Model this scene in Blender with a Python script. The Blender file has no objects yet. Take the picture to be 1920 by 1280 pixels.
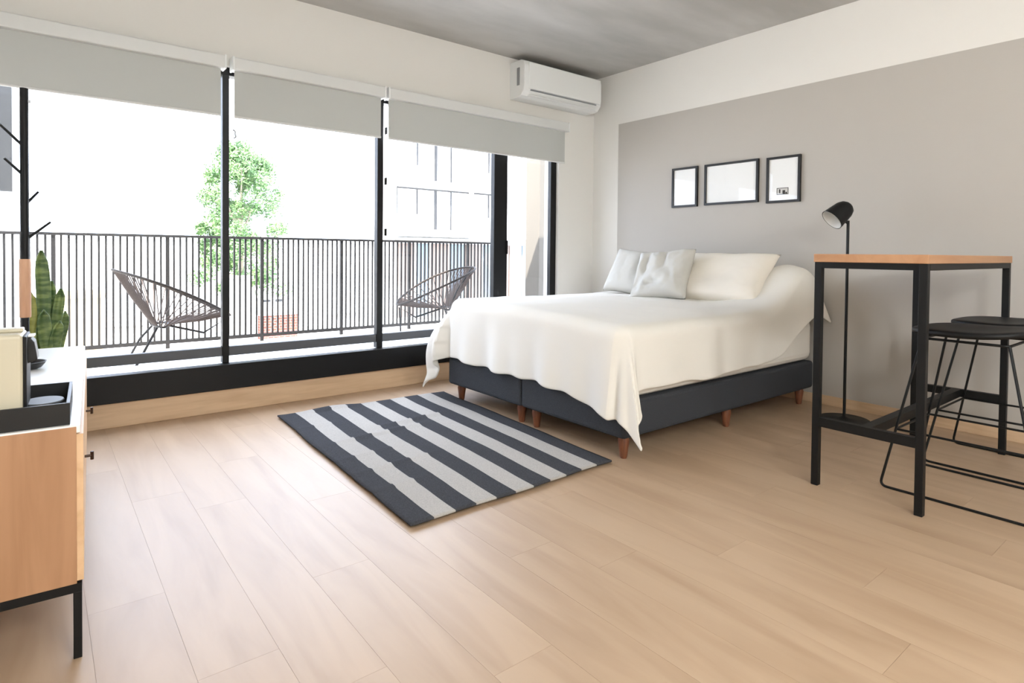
import bpy, bmesh, math, random
from mathutils import Vector, Matrix, noise
random.seed(7)
scn = bpy.context.scene
COL = scn.collection
PI = math.pi

# ------------------------------------------------------------------ camera
YAW, PITCH, ROLL, FPX, PPY = 0.6712, 0.0196, 0.0095, 1119.39, 496.51
CAM = Vector((-4.284, -4.1227, 1.0283))
fwd = Vector((math.sin(YAW) * math.cos(PITCH), math.cos(YAW) * math.cos(PITCH), -math.sin(PITCH)))
rgt = Vector((math.cos(YAW), -math.sin(YAW), 0))
upv = rgt.cross(fwd)
R = math.cos(ROLL) * rgt + math.sin(ROLL) * upv
U = -math.sin(ROLL) * rgt + math.cos(ROLL) * upv
cd = bpy.data.cameras.new('camera')
cam = bpy.data.objects.new('camera', cd)
COL.objects.link(cam)
cd.sensor_width = 36.0
cd.lens = FPX / 1920 * 36
cd.shift_y = -(640 - PPY) / 1920
cd.clip_start = 0.02
cd.clip_end = 500
M = Matrix((R, U, -fwd)).transposed().to_4x4()
M.translation = CAM
cam.matrix_world = M
scn.camera = cam

# ------------------------------------------------------------------ world, sun, exposure
SKY_STRENGTH = 5.2
SUN_STRENGTH = 15.0
FILL_LAMP_WATTS = 198.0
w = bpy.data.worlds.new('sky')
scn.world = w
w.use_nodes = True
bg = w.node_tree.nodes['Background']
bg.inputs[0].default_value = (0.70, 0.80, 0.98, 1)
bg.inputs[1].default_value = SKY_STRENGTH
sd = bpy.data.lights.new('sun', 'SUN')
sd.energy = SUN_STRENGTH
sd.angle = math.radians(0.6)
sd.color = (1.0, 0.97, 0.92)
sun = bpy.data.objects.new('sun', sd)
COL.objects.link(sun)
sun.rotation_euler = Vector((0.6, 0.42, -0.9)).to_track_quat('-Z', 'Y').to_euler()
sun.location = (-8, -8, 12)
vs = scn.view_settings
vs.view_transform = 'Standard'
vs.look = 'None'
vs.exposure = 0.85
vs.gamma = 1.0
vs.use_curve_mapping = False


# ------------------------------------------------------------------ helpers
def lin(c):
    return tuple(((v / 255) / 12.92 if v / 255 <= 0.04045 else ((v / 255 + 0.055) / 1.055) ** 2.4) for v in c) + (1.0,)


def tag(o, label=None, cat=None, group=None, kind=None):
    if label: o['label'] = label
    if cat: o['category'] = cat
    if group: o['group'] = group
    if kind: o['kind'] = kind
    return o


def empty(name, loc=(0, 0, 0), rz=0.0):
    o = bpy.data.objects.new(name, None)
    o.empty_display_size = 0.1
    COL.objects.link(o)
    o.location = loc
    o.rotation_euler = (0, 0, rz)
    return o


class MB:
    def __init__(s):
        s.v, s.f, s.mi = [], [], []

    def add(s, vs_, fs, mi=0):
        n = len(s.v)
        s.v += [tuple(x) for x in vs_]
        s.f += [tuple(n + i for i in f) for f in fs]
        s.mi += [mi] * len(fs)
        return s

    def box(s, a, b, mi=0):
        x0, y0, z0 = (min(a[i], b[i]) for i in range(3))
        x1, y1, z1 = (max(a[i], b[i]) for i in range(3))
        return s.add([(x0, y0, z0), (x1, y0, z0), (x1, y1, z0), (x0, y1, z0), (x0, y0, z1), (x1, y0, z1), (x1, y1, z1), (x0, y1, z1)],
                     [(0, 3, 2, 1), (4, 5, 6, 7), (0, 1, 5, 4), (1, 2, 6, 5), (2, 3, 7, 6), (3, 0, 4, 7)], mi)

    def tube(s, pts, r, n=8, closed=False, caps=True):
        pts = [Vector(p) for p in pts]
        m = len(pts)
        rr = r if isinstance(r, (list, tuple)) else [r] * m
        vs_, fs = [], []
        ref = None
        for i, p in enumerate(pts):
            if closed:
                t = pts[(i + 1) % m] - pts[i - 1]
            else:
                t = pts[min(i + 1, m - 1)] - pts[max(i - 1, 0)]
            t.normalize()
            if ref is None:
                ref = t.orthogonal().normalized()
            else:
                ref = (ref - t * ref.dot(t))
                ref = ref.normalized() if ref.length > 1e-6 else t.orthogonal().normalized()
            b = t.cross(ref)
            for k in range(n):
                a = 2 * PI * k / n
                vs_.append(p + (ref * math.cos(a) + b * math.sin(a)) * rr[i])
        for i in range(m if closed else m - 1):
            j = (i + 1) % m
            for k in range(n):
                l = (k + 1) % n
                fs.append((i * n + k, i * n + l, j * n + l, j * n + k))
        if caps and not closed:
            fs.append(tuple(range(n))[::-1])
            fs.append(tuple((m - 1) * n + k for k in range(n)))
        return s.add(vs_, fs)

    def lathe(s, prof, n=24, o=(0, 0, 0), rot=None, capb=True, capt=True):
        vs_, fs = [], []
        o = Vector(o)
        for r, z in prof:
            for k in range(n):
                a = 2 * PI * k / n
                p = Vector((r * math.cos(a), r * math.sin(a), z))
                vs_.append(o + (rot @ p if rot else p))
        m = len(prof)
        for i in range(m - 1):
            for k in range(n):
                l = (k + 1) % n
                fs.append((i * n + k, i * n + l, (i + 1) * n + l, (i + 1) * n + k))
        if capb: fs.append(tuple(range(n))[::-1])
        if capt: fs.append(tuple((m - 1) * n + k for k in range(n)))
        return s.add(vs_, fs)

    def grid(s, pts, nu, nv, mi=None):
        fs = []
        for i in range(nu - 1):
            for j in range(nv - 1):
                fs.append((i * nv + j, (i + 1) * nv + j, (i + 1) * nv + j + 1, i * nv + j + 1))
        n0 = len(s.mi)
        s.add(pts, fs)
        if mi: s.mi[n0:] = mi
        return s

    def mesh(s, name, mats, smooth=False, bevel=0.0, seg=2):
        me = bpy.data.meshes.new(name)
        me.from_pydata(s.v, [], s.f)
        if not isinstance(mats, (list, tuple)): mats = [mats]
        for m in mats: me.materials.append(m)
        for p, i in zip(me.polygons, s.mi): p.material_index = i
        bm = bmesh.new()
        bm.from_mesh(me)
        bmesh.ops.recalc_face_normals(bm, faces=bm.faces)
        if bevel > 0:
            ed = [e for e in bm.edges if len(e.link_faces) == 2 and e.calc_face_angle(0) > 0.6]
            bmesh.ops.bevel(bm, geom=ed, offset=bevel, segments=seg, affect='EDGES', profile=0.5, clamp_overlap=True)
        if smooth:
            for f in bm.faces: f.smooth = True
        bm.to_mesh(me)
        bm.free()
        if smooth:
            try:
                me.set_sharp_from_angle(angle=math.radians(40))
            except Exception:
                pass
        me.update()
        return me

    def build(s, name, mats, parent=None, smooth=False, bevel=0.0, seg=2, loc=(0, 0, 0)):
        o = bpy.data.objects.new(name, s.mesh(name, mats, smooth, bevel, seg))
        COL.objects.link(o)
        o.parent = parent
        o.location = loc
        return o


def box(name, a, b, m, parent=None, bevel=0.0, kind=None, seg=2):
    o = MB().box(a, b).build(name, m, parent, bevel=bevel, seg=seg)
    if kind: o['kind'] = kind
    return o


def rounded_path(pts, r, n=5, closed=False):
    """polyline with rounded corners"""
    pts = [Vector(p) for p in pts]
    out = []
    m = len(pts)
    for i, p in enumerate(pts):
        if not closed and i in (0, m - 1):
            out.append(p)
            continue
        a = (pts[i - 1] - p)
        b = (pts[(i + 1) % m] - p)
        d = min(r, a.length * 0.45, b.length * 0.45)
        A, B = p + a.normalized() * d, p + b.normalized() * d
        for k in range(n + 1):
            t = k / n
            out.append(A * (1 - t) ** 2 + p * 2 * t * (1 - t) + B * t * t)
    return out


def copy_tree(o, parent=None):
    c = o.copy()
    COL.objects.link(c)
    c.parent = parent
    for ch in list(o.children):
        copy_tree(ch, c)
    return c


# ------------------------------------------------------------------ materials
def mat(name, col, rough=0.5, metal=0.0, spec=0.5, bump=None, var=None, coat=0.0):
    m = bpy.data.materials.new(name)
    m.use_nodes = True
    nt = m.node_tree
    b = nt.nodes['Principled BSDF']
    b.inputs['Base Color'].default_value = lin(col)
    b.inputs['Roughness'].default_value = rough
    b.inputs['Metallic'].default_value = metal
    b.inputs['Specular IOR Level'].default_value = spec
    b.inputs['Coat Weight'].default_value = coat
    tc = None
    if bump or var:
        tc = nt.nodes.new('ShaderNodeTexCoord')
    if var:                                   # (scale xyz, second colour, low, high, detail)
        sc, c2, lo, hi, det = var
        mp = nt.nodes.new('ShaderNodeMapping')
        mp.inputs['Scale'].default_value = sc
        nt.links.new(tc.outputs['Object'], mp.inputs['Vector'])
        nz = nt.nodes.new('ShaderNodeTexNoise')
        nz.inputs['Scale'].default_value = 1.0
        nz.inputs['Detail'].default_value = det
        nt.links.new(mp.outputs[0], nz.inputs['Vector'])
        cr = nt.nodes.new('ShaderNodeValToRGB')
        cr.color_ramp.elements[0].position = lo
        cr.color_ramp.elements[0].color = lin(col)
        cr.color_ramp.elements[1].position = hi
        cr.color_ramp.elements[1].color = lin(c2)
        nt.links.new(nz.outputs['Fac'], cr.inputs[0])
        nt.links.new(cr.outputs[0], b.inputs['Base Color'])
    if bump:                                  # (scale, strength)
        nz = nt.nodes.new('ShaderNodeTexNoise')
        nz.inputs['Scale'].default_value = bump[0]
        nz.inputs['Detail'].default_value = 4
        nt.links.new(tc.outputs['Object'], nz.inputs['Vector'])
        bp = nt.nodes.new('ShaderNodeBump')
        bp.inputs['Strength'].default_value = bump[1]
        bp.inputs['Distance'].default_value = 0.01
        nt.links.new(nz.outputs['Fac'], bp.inputs['Height'])
        nt.links.new(bp.outputs[0], b.inputs['Normal'])
    return m


def wood(name, c1, c2, scale, rough=0.45, per_object=0.0, spec=0.5):
    """grain stretched along the axis with the smallest scale, tint varies per object"""
    m = mat(name, c1, rough, spec=spec)
    nt = m.node_tree
    b = nt.nodes['Principled BSDF']
    tc = nt.nodes.new('ShaderNodeTexCoord')
    oi = nt.nodes.new('ShaderNodeObjectInfo')
    mp = nt.nodes.new('ShaderNodeMapping')
    mp.inputs['Scale'].default_value = scale
    nt.links.new(tc.outputs['Object'], mp.inputs['Vector'])
    ad = nt.nodes.new('ShaderNodeVectorMath')
    ad.operation = 'MULTIPLY_ADD'
    cb = nt.nodes.new('ShaderNodeCombineXYZ')
    for i in range(3): nt.links.new(oi.outputs['Random'], cb.inputs[i])
    nt.links.new(cb.outputs[0], ad.inputs[0])
    ad.inputs[1].default_value = (37, 53, 71)
    nt.links.new(mp.outputs[0], ad.inputs[2])
    nz = nt.nodes.new('ShaderNodeTexNoise')
    nz.inputs['Scale'].default_value = 1.0
    nz.inputs['Detail'].default_value = 5
    nz.inputs['Distortion'].default_value = 0.6
    nt.links.new(ad.outputs[0], nz.inputs['Vector'])
    cr = nt.nodes.new('ShaderNodeValToRGB')
    cr.color_ramp.elements[0].position = 0.3
    cr.color_ramp.elements[0].color = lin(c2)
    cr.color_ramp.elements[1].position = 0.62
    cr.color_ramp.elements[1].color = lin(c1)
    nt.links.new(nz.outputs['Fac'], cr.inputs[0])
    hs = nt.nodes.new('ShaderNodeHueSaturation')
    mr = nt.nodes.new('ShaderNodeMapRange')
    mr.inputs['To Min'].default_value = 1 - per_object
    mr.inputs['To Max'].default_value = 1 + per_object
    nt.links.new(oi.outputs['Random'], mr.inputs['Value'])
    nt.links.new(mr.outputs[0], hs.inputs['Value'])
    nt.links.new(cr.outputs[0], hs.inputs['Color'])
    nt.links.new(hs.outputs[0], b.inputs['Base Color'])
    return m


def glass(name, tint=(1, 1, 1), refl=1.0):
    m = bpy.data.materials.new(name)
    m.use_nodes = True
    nt = m.node_tree
    nt.nodes.clear()
    out = nt.nodes.new('ShaderNodeOutputMaterial')
    mx = nt.nodes.new('ShaderNodeMixShader')
    tr = nt.nodes.new('ShaderNodeBsdfTransparent')
    tr.inputs[0].default_value = tint + (1,)
    gl = nt.nodes.new('ShaderNodeBsdfGlossy')
    gl.inputs['Roughness'].default_value = 0.02
    lw = nt.nodes.new('ShaderNodeLayerWeight')          # Schlick reflectance, alike from both faces
    lw.inputs[0].default_value = 0.5
    pw = nt.nodes.new('ShaderNodeMath')
    pw.operation = 'POWER'
    pw.inputs[1].default_value = 5.0
    ma = nt.nodes.new('ShaderNodeMath')
    ma.operation = 'MULTIPLY_ADD'
    ma.inputs[1].default_value = 0.9 * refl
    ma.inputs[2].default_value = 0.02 * refl
    nt.links.new(lw.outputs['Facing'], pw.inputs[0])
    nt.links.new(pw.outputs[0], ma.inputs[0])
    nt.links.new(ma.outputs[0], mx.inputs[0])
    nt.links.new(tr.outputs[0], mx.inputs[1])
    nt.links.new(gl.outputs[0], mx.inputs[2])
    nt.links.new(mx.outputs[0], out.inputs[0])
    return m


def fabric_translucent(name, col, amount, rough=0.9):
    m = mat(name, col, rough, spec=0.1)
    nt = m.node_tree
    b = nt.nodes['Principled BSDF']
    out = [n for n in nt.nodes if n.type == 'OUTPUT_MATERIAL'][0]
    t = nt.nodes.new('ShaderNodeBsdfTranslucent')
    t.inputs[0].default_value = lin(col)
    mx = nt.nodes.new('ShaderNodeMixShader')
    mx.inputs[0].default_value = amount
    nt.links.new(b.outputs[0], mx.inputs[1])
    nt.links.new(t.outputs[0], mx.inputs[2])
    nt.links.new(mx.outputs[0], out.inputs[0])
    return m


M_wall = mat('white_wall_paint', (226, 222, 215), 0.75, spec=0.25, bump=(60, 0.03))
M_gray = mat('warm_grey_wall_paint', (182, 176, 168), 0.7, spec=0.25, bump=(60, 0.03))
M_floor = wood('pale_oak_floor', (186, 158, 129), (171, 142, 113), (9, 1.3, 9), 0.44, 0.02, spec=0.8)
M_joint = mat('floor_joint', (172, 143, 116), 0.8)
M_board = wood('oak_baseboard', (214, 184, 150), (200, 168, 134), (3, 3, 30), 0.45)
M_black = mat('black_painted_aluminium', (11, 11, 12), 0.45, spec=0.3)
M_steel = mat('black_powder_coated_steel', (12, 12, 12), 0.5, spec=0.3)
M_bronze = mat('dark_bronze', (62, 44, 34), 0.4, metal=0.6)
M_white = mat('white_plastic', (234, 234, 231), 0.35)
M_cass = mat('white_blind_cassette', (214, 213, 209), 0.5)
M_blind = fabric_translucent('light_grey_blind_fabric', (196, 196, 191), 0.12)
M_glass = glass('window_glass')
M_concrete = mat('raw_concrete', (174, 171, 165), 0.8, spec=0.2, bump=(25, 0.12), var=((0.7, 2.2, 1), (202, 199, 194), 0.35, 0.68, 6))
M_linen = mat('cream_white_bed_linen', (229, 224, 215), 0.9, spec=0.15, bump=(400, 0.05))
M_sheet = mat('white_mattress_cover', (232, 227, 218), 0.9, spec=0.15)
M_pillow = mat('cream_pillow_cotton', (228, 220, 207), 0.9, spec=0.15)
M_cush = mat('light_grey_linen_cushion', (196, 193, 186), 0.95, spec=0.1, bump=(300, 0.1))
M_base = mat('charcoal_upholstery', (56, 57, 60), 0.95, spec=0.1, bump=(500, 0.15), var=((300, 300, 300), (68, 70, 74), 0.3, 0.7, 2))
M_legwood = wood('reddish_brown_leg', (128, 78, 52), (98, 56, 38), (60, 60, 8), 0.4)
M_rugd = mat('charcoal_wool', (62, 62, 65), 0.97, spec=0.05, bump=(350, 0.4), var=((240, 240, 240), (82, 83, 87), 0.3, 0.75, 3))
M_rugl = mat('oatmeal_wool', (172, 167, 161), 0.97, spec=0.05, bump=(350, 0.4), var=((240, 240, 240), (196, 191, 185), 0.3, 0.75, 3))
M_tabwood = wood('beech_table_top', (188, 142, 104), (172, 125, 88), (1.6, 14, 14), 0.4)
M_sidewood = wood('pine_sideboard_panel', (180, 136, 101), (164, 120, 86), (22, 22, 1.8), 0.45)
M_sideface = wood('pale_pine_front', (226, 190, 150), (212, 172, 130), (22, 2, 22), 0.45)
M_top = mat('glare_white_top', (244, 242, 238), 0.25)  # wood top coloured white to stand for the window glare on it
M_seat = mat('black_moulded_seat', (12, 12, 12), 0.5, spec=0.3)
M_cream = mat('cream_appliance_plastic', (203, 194, 170), 0.4)
M_grey = mat('grey_metal_plate', (150, 152, 154), 0.35, metal=0.5)
M_plate = mat('grey_cup_plate', (84, 86, 88), 0.5)
M_tray = mat('black_tray', (10, 10, 11), 0.45)
M_polewood = wood('natural_pole_wood', (206, 160, 126), (190, 142, 108), (40, 40, 5), 0.5)
M_paper = mat('white_art_paper', (240, 239, 236), 0.8, spec=0.2)
M_pglass = glass('picture_glass')
M_ink = mat('grey_print_ink', (92, 88, 82), 0.8)
M_inkd = mat('dark_print_ink', (40, 37, 34), 0.8)
M_inkl = mat('pale_print_ink', (205, 202, 196), 0.8)
M_framebk = mat('black_picture_frame', (14, 12, 11), 0.45)
M_shadein = mat('white_shade_interior', (232, 230, 224), 0.5)
M_rail = mat('dark_grey_painted_steel', (24, 23, 23), 0.6, spec=0.2)
M_trans = mat('grey_aluminium_transom', (92, 94, 98), 0.5, spec=0.3)
M_balc = mat('pale_balcony_tile', (232, 230, 226), 0.6)
M_stucco = mat('white_stucco', (240, 238, 234), 0.85, spec=0.1)
M_beige = mat('beige_render', (170, 150, 112), 0.85, spec=0.1)
M_greyr = mat('grey_render', (140, 138, 130), 0.85, spec=0.1)
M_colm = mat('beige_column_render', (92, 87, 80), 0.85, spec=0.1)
M_dark = mat('dark_grey_shade_and_vent', (26, 27, 28), 0.6)
M_win = mat('curtained_window_pane', (226, 228, 230), 0.3)
M_shop = mat('blue_grey_shop_glass', (90, 104, 116), 0.25)
M_shop2 = mat('taupe_shop_panel', (112, 96, 88), 0.5)
M_red = mat('red_painted_post', (170, 40, 48), 0.5)
M_wframe = mat('grey_window_frame', (34, 33, 32), 0.5)
M_curt = mat('pale_grey_curtain', (150, 150, 150), 0.9)
M_cord = mat('taupe_plastic_cord', (66, 54, 48), 0.6, spec=0.2)
M_rim = mat('dark_brown_chair_rim', (38, 30, 24), 0.6, spec=0.2)
M_pot = mat('dark_planter', (58, 52, 44), 0.7)
M_soil = mat('potting_soil', (52, 42, 34), 0.95)
M_leaf = mat('snake_plant_leaf', (66, 92, 48), 0.5, var=((12, 12, 40), (128, 146, 84), 0.42, 0.68, 3))
M_leafy = mat('snake_plant_leaf_yellow', (138, 142, 70), 0.5, var=((12, 12, 40), (170, 168, 96), 0.4, 0.7, 3))
M_tree = mat('bright_green_leaves', (70, 104, 56), 0.6, var=((3, 3, 3), (120, 150, 92), 0.35, 0.65, 3))
M_bark = mat('pale_bark', (150, 138, 122), 0.9, bump=(30, 0.4))
M_ground = mat('pale_paving', (222, 218, 212), 0.9)
M_brick = mat('brick', (188, 110, 92), 0.9)


def brick_mat():
    nt = M_brick.node_tree
    b = nt.nodes['Principled BSDF']
    tc = nt.nodes.new('ShaderNodeTexCoord')
    mp = nt.nodes.new('ShaderNodeMapping')
    mp.inputs['Rotation'].default_value = (PI / 2, 0, 0)
    br = nt.nodes.new('ShaderNodeTexBrick')
    br.inputs['Scale'].default_value = 4.0
    br.inputs['Color1'].default_value = lin((140, 60, 44))
    br.inputs['Color2'].default_value = lin((112, 44, 34))
    br.inputs['Mortar'].default_value = lin((150, 120, 108))
    nt.links.new(tc.outputs['Object'], mp.inputs[0])
    nt.links.new(mp.outputs[0], br.inputs['Vector'])
    nt.links.new(br.outputs['Color'], b.inputs['Base Color'])


brick_mat()

# ------------------------------------------------------------------ room shell
XL, YR, H = -4.78, -6.6, 2.73
T = 0.18
floor = MB().box((XL - T, YR - T, -0.20), (T, 0.2, -0.0025)).build('floor', M_joint)
tag(floor, kind='structure')
PW, PL, G = 0.19, 1.28, 0.0006
full = MB().box((-PW / 2 + G / 2, -PL / 2 + G / 2, -0.0025), (PW / 2 - G / 2, PL / 2 - G / 2, 0.0)).mesh('plank', M_floor)
x = 0.0
row = 0
while x > XL + 0.01:
    wrow = min(PW, x - XL)
    off = (0.0, 0.47, 0.86, 0.28, 1.05)[row % 5]
    y1 = 0.0
    first = True
    while y1 > YR + 0.01:
        ln = (PL - off) if first and off else PL
        first = False
        y0 = max(YR, y1 - ln)
        L = y1 - y0
        if abs(L - PL) < 1e-4 and abs(wrow - PW) < 1e-4:
            o = bpy.data.objects.new('plank', full)
            COL.objects.link(o)
            o.parent = floor
        else:
            o = MB().box((-wrow / 2 + G / 2, -L / 2 + G / 2, -0.0025), (wrow / 2 - G / 2, L / 2 - G / 2, 0.0)).build('plank', M_floor, floor)
        o.location = (x - wrow / 2, (y0 + y1) / 2, 0)
        y1 = y0
    x -= PW
    row += 1

ceiling = box('ceiling', (XL - T, YR - T, H), (T, 0.2, H + 0.2), M_concrete, kind='structure')
wr = box('wall_right', (0, YR - T, 0), (T, 0.2, H), M_wall, kind='structure')
pp = box('painted_panel', (-0.004, YR, 0.0), (0.0, -0.325, 2.248), M_gray, wr)
pp['label'] = 'warm grey painted field on the white wall'
box('wall_left', (XL - T, YR - T, 0), (XL, 0.2, H), M_wall, kind='structure')
box('wall_rear', (XL, YR - T, 0), (0, YR, H), M_wall, kind='structure')
wb = MB()
wb.box((XL, 0, 2.20), (0, 0.2, H))
wb.box((-0.46, 0, 0), (0, 0.2, 2.20))
wb.box((XL, 0, 0), (-4.70, 0.2, 2.20))
wb.box((-4.70, 0.0, 0), (-0.46, 0.2, 0.15))
tag(wb.build('wall_back', M_wall), kind='structure')
box('baseboard_back', (-4.70, -0.022, 0), (-0.0, 0.0, 0.145), M_board, kind='structure', bevel=0.004)
box('baseboard_right', (-0.018, YR, 0), (-0.004, -0.024, 0.065), M_board, kind='structure', bevel=0.003)

# window
W = empty('window_1', (0, 0, 0))
tag(W, kind='structure')
box('sill', (-4.70, -0.05, 0.147), (-0.46, 0.03, 0.305), M_black, W, bevel=0.003)
box('threshold', (-4.70, 0.03, 0.147), (-0.46, 0.26, 0.300), M_balc, W)
box('top_frame', (-4.70, 0.03, 2.15), (-0.46, 0.11, 2.20), M_black, W)
box('jamb', (-0.53, 0.03, 0.305), (-0.462, 0.075, 2.15), M_black, W, bevel=0.003)
box('jamb', (-4.70, 0.0, 0.305), (-4.66, 0.11, 2.15), M_black, W, bevel=0.003)
for xa, xb in ((-3.359, -3.319), (-2.288, -2.240)):
    box('mullion', (xa, 0.02, 0.305), (xb, 0.075, 2.15), M_black, W, bevel=0.003)
mp_ = box('door_post', (-1.195, 0.02, 0.305), (-1.05, 0.075, 2.15), M_black, W, bevel=0.004)
box('handle', (-1.066, 0.004, 1.02), (-1.052, 0.02, 1.14), M_black, mp_, bevel=0.003)
for xa, xb in ((-4.66, -3.359), (-3.319, -2.288), (-2.240, -1.195)):
    box('transom', (xa, 0.03, 0.348), (xb, 0.075, 0.408), M_trans, W, bevel=0.003)
for xa, xb in ((-4.66, -3.359), (-3.319, -2.288), (-2.240, -1.195), (-1.05, -0.53)):
    box('pane', (xa, 0.047, 0.305), (xb, 0.053, 2.15), M_glass, W)
# latch on the first mullion
tg = MB().tube([(-3.305, -0.012, 1.80), (-3.292, -0.012, 1.79), (-3.288, -0.012, 1.755), (-3.30, -0.012, 1.745)], 0.006, 6).build('latch', M_grey, W, smooth=True)

# ------------------------------------------------------------------ roller blinds
blabels = ['light grey roller blind over the leftmost window pane',
           'light grey roller blind over the middle window pane',
           'widest light grey roller blind, below the air conditioner']
for (xa, xb), lb in zip(((-4.74, -3.365), (-3.318, -2.278), (-2.248, -0.415)), blabels):
    t = empty('roller_blind', ((xa + xb) / 2, -0.05, 2.15))
    tag(t, lb, 'blind', 'roller blinds on the big window')
    hw = (xb - xa) / 2
    c = box('cassette', (-hw, -0.04, 0.012), (hw, 0.045, 0.092), M_cass, t, bevel=0.008)
    for sx in (-1, 1):
        box('end_cap', (sx * hw - 0.006, -0.043, 0.008), (sx * hw + 0.006, 0.046, 0.095), M_white, c, bevel=0.004)
    box('fabric', (-hw + 0.012, 0.0, -0.275), (hw - 0.02, 0.0025, 0.014), M_blind, t)
    MB().tube([(-hw + 0.012, 0.001, -0.275), (hw - 0.02, 0.001, -0.275)], 0.008, 8).build('bottom_bar', M_cass, t, smooth=True)

# ------------------------------------------------------------------ air conditioner
t = empty('air_conditioner', (-0.585, 0.0, 2.365))
tag(t, 'white wall mounted split air conditioner in the ceiling corner', 'air conditioner')
prof = [(0, 0.0), (0, 0.315), (-0.155, 0.315), (-0.19, 0.30), (-0.205, 0.26), (-0.205, 0.10), (-0.195, 0.05), (-0.16, 0.012), (-0.12, 0.0)]
m_ = MB()
n = len(prof)
m_.add([(-0.47, y, z) for y, z in prof] + [(0.47, y, z) for y, z in prof],
       [(i, (i + 1) % n, n + (i + 1) % n, n + i) for i in range(n)] + [tuple(range(n))[::-1], tuple(range(n, 2 * n))])
m_.build('body', M_white, t, bevel=0.006)
fp = box('front_panel', (-0.425, -0.212, 0.065), (0.455, -0.2, 0.292), M_white, t, bevel=0.005)
box('air_slot', (-0.40, -0.2085, 0.052), (0.40, -0.198, 0.060), M_grey, t)
box('louver', (-0.40, -0.196, 0.012), (0.40, -0.15, 0.02), M_white, t, bevel=0.002)
box('side_vent', (-0.476, -0.14, 0.10), (-0.468, -0.105, 0.25), M_grey, t, bevel=0.003)
for k in range(9):
    box('grille_slat', (-0.40, -0.15 + k * 0.015, 0.314), (0.40, -0.142 + k * 0.015, 0.319), M_grey, t)

# ------------------------------------------------------------------ added fill lamps, unseen behind the camera, shaped as globe pendants
def added_fill_lamp(loc, label, first=[None]):
    if first[0] is None:
        t = empty('added_fill_lamp', loc)
        MB().lathe([(0.055, 0.0), (0.055, -0.02), (0.02, -0.03)], 24).build('canopy', M_white, t, smooth=True)
        MB().tube([(0, 0, -0.02), (0, 0, -0.40)], 0.004, 8).build('fill_lamp_cable', M_steel, t, smooth=True)
        MB().lathe([(0.03, -0.45), (0.034, -0.43), (0.03, -0.39), (0.01, -0.385)], 20).build('fill_lamp_holder', M_white, t, smooth=True)
        dm = bpy.data.materials.new('fill_globe')
        dm.use_nodes = True
        b = dm.node_tree.nodes['Principled BSDF']
        b.inputs['Emission Color'].default_value = (0.91, 0.965, 1.0, 1)
        b.inputs['Emission Strength'].default_value = FILL_LAMP_WATTS / 4.4
        gr = 0.19
        MB().lathe([(gr * math.sin(PI * (0.02 + 0.96 * k / 16)), -0.62 - gr * math.cos(PI * (0.02 + 0.96 * k / 16))) for k in range(17)], 32).build('fill_globe', dm, t, smooth=True)
        first[0] = t
    else:
        t = copy_tree(first[0])
        t.location = loc
    tag(t, label, 'lamp', 'added fill lamps in the rear of the room')
    return t


added_fill_lamp((-3.7, -5.2, H), 'added white globe fill lamp behind the viewer, nearer the left wall')
added_fill_lamp((-2.9, -6.1, H), 'added white globe fill lamp behind the viewer, nearer the rear wall')

# ------------------------------------------------------------------ bed
B = empty('bed', (-1.045, -1.39, 0))
tag(B, 'double bed with charcoal split base and white mattress against grey wall', 'bed')
bx0, bx1 = -0.995, 0.985
for k, (ya, yb) in enumerate(((-0.80, -0.002), (0.002, 0.80))):
    bb = box('base_box', (bx0, ya, 0.115), (bx1, yb, 0.302), M_base, B, bevel=0.02, seg=3)
legprof = [(0.016, 0.0), (0.02, 0.012), (0.024, 0.05), (0.03, 0.09), (0.026, 0.105), (0.026, 0.118)]
leg_me = MB().lathe(legprof, 14).mesh('leg', M_legwood, smooth=True)
for lx in (bx0 + 0.07, -0.0, bx1 - 0.08):
    for ly in (-0.74, -0.07, 0.07, 0.73):
        o = bpy.data.objects.new('leg', leg_me)
        COL.objects.link(o)
        o.parent = B
        o.location = (lx, ly, 0)
box('mattress', (bx0 + 0.005, -0.795, 0.303), (bx1 - 0.005, 0.795, 0.60), M_sheet, B, bevel=0.06, seg=4)
pipe = rounded_path([(bx0 + 0.004, -0.796, 0), (bx1 - 0.004, -0.796, 0), (bx1 - 0.004, 0.796, 0), (bx0 + 0.004, 0.796, 0)], 0.06, 5, True)

# duvet draped over the bed (its own coordinates are the room's)
XF, XH, YN, YW = -2.06, -0.035, -2.205, -0.575
RR = 0.075


def top_z(x, y):
    t = (y - YN) / (YW - YN)
    z = 0.672 + 0.035 * t + 0.018 * math.sin(PI * min(1, max(0, t)))
    z += 0.205 * math.exp(-((x + 0.22) / 0.27) ** 2 - ((y + 2.06) / 0.25) ** 2)
    z += 0.10 * math.exp(-((x + 0.12) / 0.24) ** 2) * (1 - t * 0.4)
    z += 0.010 * noise.noise((x * 3.1, y * 3.7, 1.3)) + 0.004 * noise.noise((x * 11, y * 9, 4.2))
    return z


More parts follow.
